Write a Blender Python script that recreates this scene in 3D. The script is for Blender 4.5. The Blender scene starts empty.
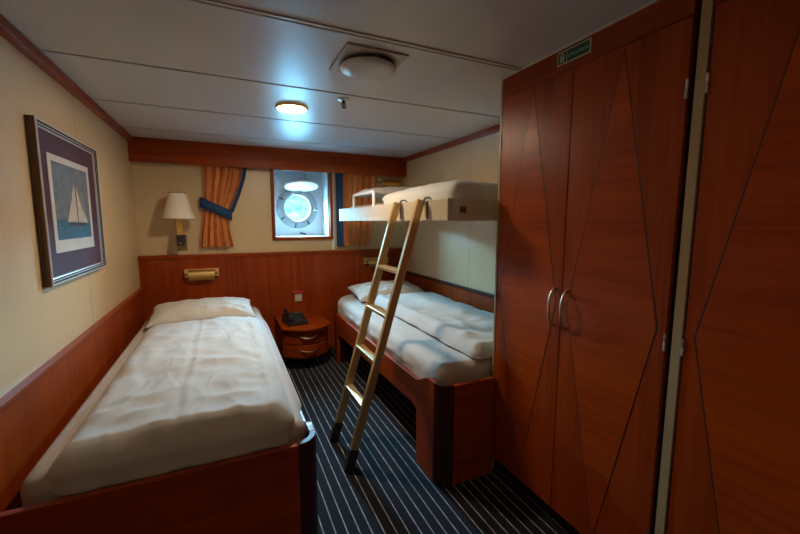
import bpy, bmesh, math, random
from mathutils import Vector, Matrix, noise
random.seed(7)
S = bpy.context.scene
COL = S.collection
PI = math.pi
H = 2.10            # ceiling height
BACK = 4.09         # back wall plane
RIGHT = 2.62        # right wall plane
FRONT = -1.30       # wall behind the viewpoint

# ------------------------------------------------------------------ materials
def new_mat(name):
    m = bpy.data.materials.new(name); m.use_nodes = True
    nt = m.node_tree; nt.nodes.clear()
    out = nt.nodes.new('ShaderNodeOutputMaterial')
    b = nt.nodes.new('ShaderNodeBsdfPrincipled')
    nt.links.new(b.outputs[0], out.inputs[0])
    return m, nt, b
def N(nt, t, **kw):
    n = nt.nodes.new(t)
    for k, v in kw.items(): setattr(n, k, v)
    return n
def ramp(nt, src, stops):
    r = N(nt, 'ShaderNodeValToRGB')
    e = r.color_ramp.elements
    while len(e) < len(stops): e.new(.5)
    for i, (p, c) in enumerate(stops):
        e[i].position = p; e[i].color = (*c, 1)
    nt.links.new(src, r.inputs[0]); return r
def coords(nt, scale=(1, 1, 1), kind='Object', rot=(0, 0, 0)):
    tc = N(nt, 'ShaderNodeTexCoord'); mp = N(nt, 'ShaderNodeMapping')
    mp.inputs['Scale'].default_value = scale; mp.inputs['Rotation'].default_value = rot
    nt.links.new(tc.outputs[kind], mp.inputs[0]); return mp.outputs[0]
def tex_noise(nt, vec, scale, detail=3, rough=.5, dist=0):
    n = N(nt, 'ShaderNodeTexNoise')
    n.inputs['Scale'].default_value = scale; n.inputs['Detail'].default_value = detail
    n.inputs['Roughness'].default_value = rough; n.inputs['Distortion'].default_value = dist
    nt.links.new(vec, n.inputs['Vector']); return n.outputs[0]
def bump(nt, b, h, strength, dist=.01):
    bp = N(nt, 'ShaderNodeBump'); bp.inputs['Strength'].default_value = strength
    bp.inputs['Distance'].default_value = dist
    nt.links.new(h, bp.inputs['Height']); nt.links.new(bp.outputs[0], b.inputs['Normal'])

def plain(name, col, rough=.5, metal=0, var=.06, vscale=6, bump_s=0, bump_scale=80, coat=0, spec=.5, sheen=0):
    m, nt, b = new_mat(name)
    v = coords(nt)
    n = tex_noise(nt, v, vscale, 4)
    lo = tuple(max(0, c*(1-var)) for c in col); hi = tuple(min(1, c*(1+var)) for c in col)
    r = ramp(nt, n, [(.3, lo), (.7, hi)])
    nt.links.new(r.outputs[0], b.inputs['Base Color'])
    b.inputs['Roughness'].default_value = rough; b.inputs['Metallic'].default_value = metal
    b.inputs['Coat Weight'].default_value = coat; b.inputs['Coat Roughness'].default_value = .15
    b.inputs['Specular IOR Level'].default_value = spec
    b.inputs['Sheen Weight'].default_value = sheen
    if bump_s: bump(nt, b, tex_noise(nt, v, bump_scale, 2), bump_s, .004)
    return m

def linen(name, col, seed):
    m, nt, b = new_mat(name)
    v = coords(nt)
    r = ramp(nt, tex_noise(nt, v, 4, 4), [(.3, tuple(c*.97 for c in col)), (.7, tuple(min(1, c*1.03) for c in col))])
    nt.links.new(r.outputs[0], b.inputs['Base Color'])
    b.inputs['Roughness'].default_value = .85; b.inputs['Sheen Weight'].default_value = .1
    w = N(nt, 'ShaderNodeTexNoise'); w.noise_type = 'RIDGED_MULTIFRACTAL'
    w.inputs['Scale'].default_value = 3.4; w.inputs['Detail'].default_value = 3; w.inputs['Distortion'].default_value = .9
    mp = coords(nt, (1.0, .62, 1.0), rot=(0, 0, .35+seed)); nt.links.new(mp, w.inputs['Vector'])
    w2 = N(nt, 'ShaderNodeTexNoise'); w2.noise_type = 'RIDGED_MULTIFRACTAL'
    w2.inputs['Scale'].default_value = 9; w2.inputs['Detail'].default_value = 2; w2.inputs['Distortion'].default_value = 1.4
    nt.links.new(coords(nt, (1.0, .5, 1.0), rot=(0, 0, -.4+seed)), w2.inputs['Vector'])
    ad = N(nt, 'ShaderNodeMath', operation='MULTIPLY_ADD'); ad.inputs[1].default_value = .28
    nt.links.new(w2.outputs[0], ad.inputs[0]); nt.links.new(w.outputs[0], ad.inputs[2])
    bump(nt, b, ad.outputs[0], .9, .018)
    return m

def wood(name, dark, light, axis, rough=.36, coat=.0, freq=26, spec=.22):
    m, nt, b = new_mat(name)
    sc = [freq]*3; sc[axis] = 1.1
    v = coords(nt, tuple(sc))
    n1 = tex_noise(nt, v, 1.0, 5, .62, .6)
    sc2 = [5.0]*3; sc2[axis] = .5
    n2 = tex_noise(nt, coords(nt, tuple(sc2)), 1.0, 3, .5, .3)
    mx = N(nt, 'ShaderNodeMath', operation='ADD'); mx.inputs[1].default_value = 0
    ml = N(nt, 'ShaderNodeMath', operation='MULTIPLY'); ml.inputs[1].default_value = .55
    ml2 = N(nt, 'ShaderNodeMath', operation='MULTIPLY'); ml2.inputs[1].default_value = .45
    nt.links.new(n1, ml.inputs[0]); nt.links.new(n2, ml2.inputs[0])
    nt.links.new(ml.outputs[0], mx.inputs[0]); nt.links.new(ml2.outputs[0], mx.inputs[1])
    r = ramp(nt, mx.outputs[0], [(.32, dark), (.68, light)])
    nt.links.new(r.outputs[0], b.inputs['Base Color'])
    b.inputs['Roughness'].default_value = rough
    b.inputs['Coat Weight'].default_value = coat; b.inputs['Coat Roughness'].default_value = .16; b.inputs['Specular IOR Level'].default_value = spec
    bump(nt, b, n1, .06, .002)
    return m

MD, ML = (.185, .0215, .0014), (.390, .0610, .0036)
M = {}
M['wood_z'] = wood('mahogany_upright_grain', MD, ML, 2)
M['wood_y'] = wood('mahogany_lengthwise_grain', MD, ML, 1)
M['wood_x'] = wood('mahogany_crosswise_grain', MD, ML, 0)
M['wood_inlay'] = wood('mahogany_inlay_level_grain', (.230, .0265, .0016), (.475, .0740, .0040), 1, .34, .05)
M['wood_dark'] = wood('dark_mahogany', (.030, .007, .0035), (.060, .013, .006), 2, .38, .0)
M['wood_cap'] = wood('dark_mahogany_rail', (.040, .009, .004), (.085, .018, .007), 1, .6, .0, spec=.12)
M['inlay_line'] = plain('dark_inlay_line', (.018, .006, .004), .5)
M['black'] = plain('black_plastic', (.012, .012, .013), .38)
M['black_gap'] = plain('black_lining', (.006, .005, .005), .8)
M['wall'] = plain('cream_wall_laminate', (.69, .50, .285), .29, var=.03, vscale=2, bump_s=.22, bump_scale=160)
M['wall_seam'] = plain('wall_panel_joint', (.36, .27, .15), .5)
M['ceil'] = plain('ceiling_enamel', (.60, .58, .56), .33, var=.02, vscale=2)
M['ceil_gap'] = plain('ceiling_joint', (.04, .034, .03), .7)
M['cream_post'] = plain('cream_profile', (.42, .31, .17), .4)
M['white_paint'] = plain('white_paint', (.84, .84, .84), .35, var=.03)
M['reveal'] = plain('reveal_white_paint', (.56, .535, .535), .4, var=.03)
M['brass'] = plain('polished_brass', (.90, .60, .20), .34, .9, var=.05)
M['brass_dark'] = plain('aged_brass', (.42, .28, .12), .3, 1, var=.15, vscale=30)
M['gold_alu'] = plain('gold_anodised_metal', (.66, .44, .19), .36, .75, var=.05)
M['chrome'] = plain('chrome', (.65, .63, .60), .2, 1)
M['steel'] = plain('brushed_steel', (.50, .48, .46), .35, 1)
M['satin_nickel'] = plain('satin_pull', (.70, .55, .42), .3, 1)
M['rubber'] = plain('dark_rubber', (.03, .018, .012), .6)
M['flange'] = plain('porthole_grey_paint', (.25, .25, .255), .4)
M['sheet'] = linen('white_cotton', (.53, .488, .452), 0)
M['sheet2'] = linen('mattress_sheet', (.50, .425, .38), .6)
M['pillow'] = linen('pillowcase_cotton', (.56, .51, .455), 1.1)
M['sheet3'] = linen('bunk_cover_cotton', (.64, .63, .60), .3)
M['orange'] = plain('orange_curtain', (.68, .245, .070), .8, var=.10, vscale=14, bump_s=.2, bump_scale=300)
M['blue'] = plain('navy_trim', (.004, .050, .135), .7, var=.1, vscale=20)
M['shade'] = plain('cream_lampshade', (.86, .76, .62), .75, var=.03, vscale=8, bump_s=.1, bump_scale=400)
M['shade_in'] = plain('lampshade_binding', (.34, .25, .16), .7)
M['berth'] = plain('cream_berth_laminate', (.62, .52, .36), .34, var=.02)
M['purple'] = plain('purple_mat_board', (.080, .032, .050), .6, var=.05, spec=.2)
M['paper'] = plain('print_paper', (.62, .60, .56), .45, coat=.4)
M['silver_frame'] = plain('silver_leaf', (.75, .70, .66), .35, .6, var=.1, vscale=30)
M['frame_groove'] = plain('dark_frame_groove', (.03, .025, .022), .6)
M['frame_side'] = wood('striped_frame_wood', (.030, .014, .006), (.20, .105, .040), 2, .4, .2, 60)
M['sail'] = plain('painted_sail', (.52, .47, .42), .5, var=.15, vscale=30, coat=.4)
M['hull'] = plain('painted_hull', (.05, .035, .03), .5, coat=.4)
M['green'] = plain('sign_green', (.004, .055, .028), .4)
M['sign_white'] = plain('sign_border', (.52, .55, .42), .5)
M['sign_text'] = plain('sign_lettering', (.22, .62, .50), .5)
M['red'] = plain('red_plastic', (.55, .02, .02), .35)
M['ivory'] = plain('ivory_plastic', (.62, .55, .46), .4)
M['vent'] = plain('vent_enamel', (.42, .36, .31), .4, var=.04)
M['vent_dark'] = plain('vent_gap', (.06, .045, .035), .7)
M['rust'] = plain('dark_bronze_bolt', (.06, .05, .05), .5, .6)

def painting():
    m, nt, b = new_mat('seascape_paint')
    tc = N(nt, 'ShaderNodeTexCoord'); sp = N(nt, 'ShaderNodeSeparateXYZ')
    nt.links.new(tc.outputs['Generated'], sp.inputs[0])
    n = tex_noise(nt, coords(nt, (1, 9, 16)), 1.2, 5, .6, .4)
    n2 = tex_noise(nt, coords(nt, (1, 22, 60)), 1.4, 4, .6, .5)
    sky = ramp(nt, n, [(.3, (.060, .095, .145)), (.7, (.200, .225, .260))])
    sea = ramp(nt, n2, [(.35, (.004, .045, .110)), (.62, (.014, .130, .230)), (.72, (.22, .30, .33))])
    a = N(nt, 'ShaderNodeMath', operation='MULTIPLY_ADD')
    nt.links.new(n, a.inputs[0]); a.inputs[1].default_value = .05
    nt.links.new(sp.outputs[2], a.inputs[2])
    st = ramp(nt, a.outputs[0], [(.265, (0, 0, 0)), (.30, (1, 1, 1))])
    mx = N(nt, 'ShaderNodeMix', data_type='RGBA')
    nt.links.new(st.outputs[0], mx.inputs[0]); nt.links.new(sea.outputs[0], mx.inputs[6]); nt.links.new(sky.outputs[0], mx.inputs[7])
    nt.links.new(mx.outputs[2], b.inputs['Base Color'])
    b.inputs['Roughness'].default_value = .45; b.inputs['Coat Weight'].default_value = .1; b.inputs['Coat Roughness'].default_value = .1
    return m
M['painting'] = painting()

def carpet():
    m, nt, b = new_mat('navy_pinstripe_carpet')
    tc = N(nt, 'ShaderNodeTexCoord'); sp = N(nt, 'ShaderNodeSeparateXYZ')
    nt.links.new(tc.outputs['Object'], sp.inputs[0])
    wob = tex_noise(nt, coords(nt, (60, 60, 60)), 6, 2)
    d = N(nt, 'ShaderNodeMath', operation='MULTIPLY_ADD'); nt.links.new(wob, d.inputs[0])
    d.inputs[1].default_value = .0035; nt.links.new(sp.outputs[0], d.inputs[2])
    f = N(nt, 'ShaderNodeMath', operation='DIVIDE'); nt.links.new(d.outputs[0], f.inputs[0]); f.inputs[1].default_value = .050
    fr = N(nt, 'ShaderNodeMath', operation='FRACT'); nt.links.new(f.outputs[0], fr.inputs[0])
    line = ramp(nt, fr.outputs[0], [(.0, (1, 1, 1)), (.085, (1, 1, 1)), (.12, (0, 0, 0))])
    seg = tex_noise(nt, coords(nt, (90, 22, 1)), 1.0, 3, .6)
    sc = ramp(nt, seg, [(.3, (.16, .16, .17)), (.7, (.50, .49, .50))])
    base = ramp(nt, tex_noise(nt, coords(nt), 220, 2), [(.3, (.0035, .0042, .0085)), (.7, (.0085, .0098, .0180))])
    mx = N(nt, 'ShaderNodeMix', data_type='RGBA')
    nt.links.new(line.outputs[0], mx.inputs[0]); nt.links.new(base.outputs[0], mx.inputs[6]); nt.links.new(sc.outputs[0], mx.inputs[7])
    nt.links.new(mx.outputs[2], b.inputs['Base Color'])
    b.inputs['Roughness'].default_value = .9; b.inputs['Sheen Weight'].default_value = .08
    b.inputs['Specular IOR Level'].default_value = .2
    bump(nt, b, tex_noise(nt, coords(nt), 500, 2), .3, .003)
    return m
M['carpet'] = carpet()

def glass():
    m = bpy.data.materials.new('porthole_glass'); m.use_nodes = True
    nt = m.node_tree; nt.nodes.clear()
    out = N(nt, 'ShaderNodeOutputMaterial'); t = N(nt, 'ShaderNodeBsdfTransparent'); g = N(nt, 'ShaderNodeBsdfGlossy')
    n = tex_noise(nt, coords(nt, (1, 1, 1)), 22, 5, .65, .6)
    r = ramp(nt, n, [(.42, (.62, .86, .92)), (.58, (.93, .99, 1.0))])
    nt.links.new(r.outputs[0], t.inputs[0])
    g.inputs['Roughness'].default_value = .05
    mx = N(nt, 'ShaderNodeMixShader'); mx.inputs[0].default_value = .05
    nt.links.new(t.outputs[0], mx.inputs[1]); nt.links.new(g.outputs[0], mx.inputs[2]); nt.links.new(mx.outputs[0], out.inputs[0])
    return m
M['glass'] = glass()

def emit(name, col, s):
    m = bpy.data.materials.new(name); m.use_nodes = True
    nt = m.node_tree; nt.nodes.clear()
    out = N(nt, 'ShaderNodeOutputMaterial'); e = N(nt, 'ShaderNodeEmission')
    e.inputs[0].default_value = (*col, 1); e.inputs[1].default_value = s
    nt.links.new(e.outputs[0], out.inputs[0]); return m
LAMP_STRENGTH = 70
FILL_STRENGTH = 13
M['lamp_glow'] = emit('lit_lamp_diffuser', (1.0, .81, .58), LAMP_STRENGTH)

# ------------------------------------------------------------------ mesh helpers
class B:
    def __init__(s): s.bm = bmesh.new(); s.mi = 0
    def face(s, vs):
        try:
            f = s.bm.faces.new(vs); f.material_index = s.mi; return f
        except ValueError: return None
    def box(s, x0, x1, y0, y1, z0, z1):
        v = [s.bm.verts.new((x, y, z)) for z in (z0, z1) for x, y in ((x0, y0), (x1, y0), (x1, y1), (x0, y1))]
        for q in ((3, 2, 1, 0), (4, 5, 6, 7), (0, 1, 5, 4), (1, 2, 6, 5), (2, 3, 7, 6), (3, 0, 4, 7)): s.face([v[i] for i in q])
        return s
    def prism(s, poly, a0, a1, ax=2):
        """poly: 2-D outline; extruded along axis ax from a0 to a1 (other axes in x,y,z order)"""
        def P(p, a):
            c = list(p); c.insert(ax, a); return s.bm.verts.new(c)
        lo = [P(p, a0) for p in poly]; hi = [P(p, a1) for p in poly]
        n = len(poly)
        s.face(lo[::-1]); s.face(hi)
        for i in range(n): s.face([lo[i], lo[(i+1) % n], hi[(i+1) % n], hi[i]])
        return s
    def rings(s, rows, close=True, cap=True):
        """rows: list of rings of points joined in order"""
        R = [[s.bm.verts.new(p) for p in r] for r in rows]
        n = len(R[0])
        for a, b in zip(R, R[1:]):
            for i in range(n if close else n-1):
                s.face([a[i], a[(i+1) % n], b[(i+1) % n], b[i]])
        if cap: s.face(R[0][::-1]); s.face(R[-1])
        return s
    def lathe(s, prof, c=(0, 0, 0), axis='z', seg=32, cap=True, sx=1, sy=1):
        rows = []
        for r, h in prof:
            ring = []
            for i in range(seg):
                a = 2*PI*i/seg; u, v = r*math.cos(a)*sx, r*math.sin(a)*sy
                p = {'z': (u, v, h), 'y': (u, h, v), 'x': (h, u, v)}[axis]
                ring.append(Vector(p)+Vector(c))
            rows.append(ring)
        return s.rings(rows, True, cap)
    def tube(s, pts, r, seg=10, flat=1.0):
        pts = [Vector(p) for p in pts]; rows = []
        up = None
        for i, p in enumerate(pts):
            t = (pts[min(i+1, len(pts)-1)]-pts[max(i-1, 0)]).normalized()
            if up is None: up = Vector((0, 0, 1)) if abs(t.z) < .9 else Vector((1, 0, 0))
            n = t.cross(up).normalized(); up = n.cross(t).normalized()
            rr = r[i] if isinstance(r, (list, tuple)) else r
            rows.append([p+n*rr*math.cos(2*PI*k/seg)+up*rr*flat*math.sin(2*PI*k/seg) for k in range(seg)])
        return s.rings(rows)
    def bar(s, p0, p1, w, d, side):
        """rectangular bar from p0 to p1, w along vector `side`, d across"""
        p0, p1, side = Vector(p0), Vector(p1), Vector(side).normalized()
        t = (p1-p0).normalized(); o = t.cross(side).normalized()
        rows = [[p+side*a*w/2+o*b*d/2 for a, b in ((-1, -1), (1, -1), (1, 1), (-1, 1))] for p in (p0, p1)]
        return s.rings(rows)

def origin(parent):
    p = Vector((0, 0, 0))
    while parent is not None: p += parent.location; parent = parent.parent
    return p
def obj(name, b, mats, parent=None, loc=None, bevel=0, smooth=None, label=None):
    bm = b.bm if isinstance(b, B) else b
    bmesh.ops.recalc_face_normals(bm, faces=bm.faces)
    me = bpy.data.meshes.new(name)
    o = bpy.data.objects.new(name, me); COL.objects.link(o)
    base = origin(parent)
    if loc is not None:
        o.location = Vector(loc)-base; base = Vector(loc)
    bmesh.ops.translate(bm, verts=bm.verts, vec=-base)
    bm.to_mesh(me); bm.free()
    if parent is not None: o.parent = parent
    for m in (mats if isinstance(mats, (list, tuple)) else [mats]): me.materials.append(M[m] if isinstance(m, str) else m)
    if smooth is not None:
        me.polygons.foreach_set('use_smooth', [True]*len(me.polygons)); me.set_sharp_from_angle(angle=math.radians(smooth))
    if bevel:
        md = o.modifiers.new('bevel', 'BEVEL'); md.width = bevel; md.segments = 2; md.limit_method = 'ANGLE'; md.angle_limit = math.radians(40)
    if label: o['label'] = label
    return o
def tag(o, label, cat, group=None):
    o['label'] = label; o['category'] = cat
    if group: o['group'] = group
    return o
def thing(name, label, cat, loc, group=None):
    o = bpy.data.objects.new(name, None); COL.objects.link(o); o.location = loc; o.empty_display_size = .1
    return tag(o, label, cat, group)
def struct(name, b, mats, parent=None, **kw):
    o = obj(name, b, mats, parent, **kw)
    if parent is None: o['kind'] = 'structure'
    return o
def copy_tree(o, parent=None):
    c = o.copy(); COL.objects.link(c)
    if parent is not None: c.parent = parent
    for ch in list(o.children): copy_tree(ch, c)
    return c

# ------------------------------------------------------------------ the room
struct('floor', B().box(-.05, RIGHT+.05, FRONT-.05, BACK+.05, -.06, 0), 'carpet')
# ceiling: enamel panels with open joints between them
b = B()
seams = [FRONT, -.62, .08, .78, 1.48, 2.17, 2.88, 3.60, BACK]
for y0, y1 in zip(seams, seams[1:]): b.box(0, RIGHT, y0+.0045, y1-.0045, H, H+.02)
b.mi = 2
for y in seams[1:-1]: b.box(0, RIGHT, y+.0045, y+.014, H-.003, H+.001)
b.mi = 1; b.box(-.05, RIGHT+.05, FRONT-.05, BACK+.05, H+.015, H+.06)
struct('ceiling', b, ['ceil', 'ceil_gap', 'ceil'])
struct('trim_1', B().box(0, 2.005, 1.462, 1.474, H-.006, H).box(0, 2.005, 1.486, 1.498, H-.006, H), 'ceil')

b = B().box(-.06, 0, FRONT, BACK+.06, 0, H)
b.mi = 1
for y in (-.5, .85, 2.68): b.box(-.01, .0006, y-.0018, y+.0018, .8, H)
struct('wall_left', b, ['wall', 'wall_seam'])
b = B().box(RIGHT, RIGHT+.06, FRONT, BACK+.06, 0, H)
b.mi = 1
for y in (2.735, 3.95): b.box(RIGHT-.0006, RIGHT+.01, y-.0018, y+.0018, .8, H)
struct('wall_right', b, ['wall', 'wall_seam'])
struct('wall_front', B().box(0, RIGHT, FRONT-.06, FRONT, 0, H), 'wall')
WX0, WX1, WZ0, WZ1 = 1.185, 1.752, 1.228, 1.935      # window opening
b = B().box(0, WX0, BACK, BACK+.06, 0, H).box(WX1, RIGHT, BACK, BACK+.06, 0, H).box(WX0, WX1, BACK, BACK+.06, 0, WZ0).box(WX0, WX1, BACK, BACK+.06, WZ1, H)
struct('wall_back', b, 'wall')

# cornices and wainscot
struct('trim_2', B().box(0, .042, FRONT, BACK-.10, H-.042, H), 'wood_y', bevel=.004)
struct('trim_3', B().box(RIGHT-.042, RIGHT, 1.61, BACK-.10, H-.042, H), 'wood_y', bevel=.004)
b = B().box(0, .022, FRONT, BACK-.045, 0, .768)
b.mi = 1; b.box(0, .026, FRONT, BACK-.045, .768, .776)
b.mi = 3; b.box(0, .034, FRONT, BACK-.045, .776, .795)
b.mi = 2
for y in (.2, 1.25, 2.26, 3.3): b.box(.02, .0225, y-.001, y+.001, .0, .765)
struct('trim_4', b, ['wood_z', 'wood_cap', 'inlay_line', 'wood_y'], bevel=.004)
b = B().box(RIGHT-.022, RIGHT, 1.61, BACK-.045, 0, .795)
b.mi = 1; b.box(RIGHT-.034, RIGHT, 1.61, BACK-.045, .795, .82)
struct('trim_5', b, ['wood_z', 'wood_cap'], bevel=.004)
b = B().box(0, RIGHT, BACK-.045, BACK, 0, 1.045)
b.mi = 1; b.box(0, RIGHT, BACK-.06, BACK, 1.045, 1.075)
b.mi = 2
for x in (.62, 1.50, 2.1): b.box(x-.001, x+.001, BACK-.0456, BACK-.04, 0, 1.045)
struct('trim_6', b, ['wood_z', 'wood_x', 'inlay_line'], bevel=.004)
struct('trim_7', B().box(0, RIGHT, BACK-.11, BACK-.085, 1.893, H).box(0, RIGHT, BACK-.085, BACK, 2.06, H), 'wood_x', bevel=.003)
# curtain track fixed above the window behind the valance
struct('trim_8', B().box(1.14, 1.83, BACK-.03, BACK, 1.925, 1.955), 'white_paint', bevel=.003)
struct('trim_9', B().box(1.772, 1.80, BACK-.02, BACK, 1.08, 1.925), 'white_paint', bevel=.003)
# baseboard behind viewpoint and along the visible floor edge
struct('baseboard_front', B().box(.03, 2.0, FRONT, FRONT+.015, 0, .08), 'wood_dark')

# window: timber surround, deep white reveal, hull plate with a round hole
win = bpy.data.objects.new('window_1', None); COL.objects.link(win); win.location = (1.47, BACK, WZ0); win['kind'] = 'structure'
fw = .032
b = B().box(WX0-fw, WX0, BACK-.028, BACK+.01, WZ0-fw, WZ1).box(WX1, WX1+fw, BACK-.028, BACK+.01, WZ0-fw, WZ1).box(WX0, WX1, BACK-.028, BACK+.01, WZ0-fw, WZ0)
obj('window_frame', b, 'wood_z', win, bevel=.003)
D = BACK+.33
PX, PZ, PR = 1.466, 1.537, .158           # porthole centre and clear radius
t = .015
b = B()
b.box(WX0-t, WX0, BACK, D, WZ0-t, WZ1+t).box(WX1, WX1+t, BACK, D, WZ0-t, WZ1+t).box(WX0, WX1, BACK, D, WZ0-t, WZ0).box(WX0, WX1, BACK, D, WZ1, WZ1+t)
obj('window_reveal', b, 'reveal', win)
# hull plate with hole
b = B(); seg = 64
def sq(a, hw, hh):
    c, s_ = math.cos(a), math.sin(a); k = min(hw/abs(c) if abs(c) > 1e-6 else 9e9, hh/abs(s_) if abs(s_) > 1e-6 else 9e9)
    return c*k, s_*k
cx, cz = (WX0+WX1)/2, (WZ0+WZ1)/2
rows = []
for y in (D, D+.03):
    o_, i_ = [], []
    for k in range(seg):
        a = 2*PI*(k+.5)/seg
        u, v = sq(a, (WX1-WX0)/2+t, (WZ1-WZ0)/2+t)
        o_.append((cx+u, y, cz+v)); i_.append((PX+PR*math.cos(a), y, PZ+PR*math.sin(a)))
    rows.append((o_, i_))
b.rings([rows[0][1], rows[0][0], rows[1][0], rows[1][1], rows[0][1]], True, False)
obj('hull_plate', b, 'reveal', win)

# porthole: thick ring, inner rim, glass, clamp dogs, hinge lugs
ph = thing('porthole', 'round white porthole with thick flange in the window recess', 'porthole', (PX, D, PZ))
b = B().lathe([(PR, 0), (PR+.068, 0), (PR+.068, -.022), (PR+.05, -.034), (PR+.012, -.040), (PR-.004, -.036), (PR-.004, 0)], (PX, D, PZ), 'y', 64, False)
obj('flange', b, 'flange', ph, smooth=40)
b = B().lathe([(PR-.003, -.03), (PR-.014, -.03), (PR-.016, .005), (PR-.003, .005)], (PX, D, PZ), 'y', 64, False)
obj('gasket', b, 'steel', ph, smooth=40)
b = B().lathe([(PR-.002, .012), (PR-.002, .018)], (PX, D, PZ), 'y', 64)
obj('pane', b, 'glass', ph)
for a in (-8, 215, 262, 305, 150):
    c = Vector((PX+(PR+.044)*math.cos(math.radians(a)), D-.034, PZ+(PR+.044)*math.sin(math.radians(a))))
    b = B().lathe([(.011, .004), (.011, -.018), (.007, -.024)], c, 'y', 10)
    d = Vector((math.cos(math.radians(a)), 0, math.sin(math.radians(a))))
    b.bar(c-d*.03+Vector((0, -.008, 0)), c+d*.022+Vector((0, -.008, 0)), .018, .012, (0, 1, 0))
    obj('clamp_dog', b, 'chrome' if a == -8 else 'rust', ph, smooth=40)
# small cleat under the porthole
obj('cleat', B().tube([(PX+.02, D-.03, PZ-.275), (PX+.05, D-.032, PZ-.283), (PX+.085, D-.03, PZ-.29)], .008, 8).tube([(PX+.05, D, PZ-.283), (PX+.05, D-.034, PZ-.283)], .006, 8), 'rust', ph, smooth=40)

# deadlight: steel lid swung up under the reveal's top and held by a hook
LX, LY, LZ, LR = 1.488, D-.190, 1.730, .176
tilt = Matrix.Rotation(math.radians(-13), 4, 'X')
b = B().lathe([(.02, .022), (LR*.8, .018), (LR-.008, .012), (LR, .004), (LR, -.012), (LR-.012, -.016), (LR-.03, -.006), (.02, -.008)], (LX, LY, LZ), 'z', 56)
bmesh.ops.rotate(b.bm, verts=b.bm.verts, cent=(LX, D-.02, LZ), matrix=tilt.to_3x3())
dl = obj('deadlight_lid', b, 'white_paint', ph, loc=(LX, D-.02, LZ), smooth=40, label='white round storm lid swung up above the glass')
b = B().bar((LX-.07, D-.055, LZ-.02), (LX-.07, D-.005, LZ-.05), .02, .014, (1, 0, 0)).bar((LX+.02, D-.055, LZ-.02), (LX+.02, D-.005, LZ-.05), .02, .014, (1, 0, 0)).tube([(LX-.1, D-.03, LZ-.035), (LX+.05, D-.03, LZ-.035)], .009, 10)
obj('hinge', b, 'rust', dl, smooth=40)
LZ += .062
b = B().tube([(LX+.03, LY-.06, LZ+.018), (LX+.035, LY-.06, LZ+.05), (LX+.02, LY-.06, LZ+.062), (LX+.005, LY-.06, LZ+.05), (LX+.01, LY-.06, LZ+.022)], .006, 8)
b.tube([(LX+.02, LY-.06, LZ+.055), (LX+.035, LY-.06, LZ+.10), (LX+.045, LY-.06, WZ1)], .005, 8)
b.tube([(LX+.045, LY-.06, LZ+.05), (LX+.08, LY-.06, LZ+.035)], .006, 8)
obj('hook', b, 'steel', dl, smooth=40)

# ------------------------------------------------------------------ outside: sea and far shore
def sea_mat():
    m, nt, b = new_mat('sea_water')
    n = tex_noise(nt, coords(nt, (.05, .05, 1)), 1, 5)
    r = ramp(nt, n, [(.3, (.010, .030, .040)), (.7, (.03, .06, .07))])
    nt.links.new(r.outputs[0], b.inputs['Base Color']); b.inputs['Roughness'].default_value = .25
    bump(nt, b, n, .6, 1.0); return m
M['sea'] = sea_mat()
b = B(); vs = [b.bm.verts.new(p) for p in ((-700, 5.2, -5), (700, 5.2, -5), (700, 700, -5), (-700, 700, -5))]; b.face(vs)
o = tag(obj('sea', b, 'sea'), 'open water outside seen through the porthole', 'sea'); o['kind'] = 'stuff'
def shore_mat():
    m, nt, b = new_mat('hazy_shore')
    n = tex_noise(nt, coords(nt, (.03, .03, .16)), 1, 6, .65, .8)
    r = ramp(nt, n, [(.40, (.0034, .0052, .0052)), (.52, (.0058, .0074, .0072)), (.62, (.0085, .0090, .0088))])
    nt.links.new(r.outputs[0], b.inputs['Base Color']); b.inputs['Roughness'].default_value = 1; b.inputs['Specular IOR Level'].default_value = 0
    return m
M['shore'] = shore_mat()
b = B(); g = []
for j in range(7):
    row = []
    for i in range(121):
        x = -420+i*8.5
        hgt = 52+12*noise.noise((x*.008, 3.1, 0))+5*noise.noise((x*.03, 1.1, 0))+1.6*noise.noise((x*.2, 5, 0))
        k = j/6
        row.append(b.bm.verts.new((x, 330+k*60+6*noise.noise((x*.02, k*2, 9)), -6+(hgt+6)*math.sin(k*PI/2))))
    g.append(row)
for a, c in zip(g, g[1:]):
    for i in range(120): b.face([a[i], a[i+1], c[i+1], c[i]])
tag(obj('distant_shore', b, 'shore', smooth=60), 'pale hazy shoreline far outside the porthole', 'shore')

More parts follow.
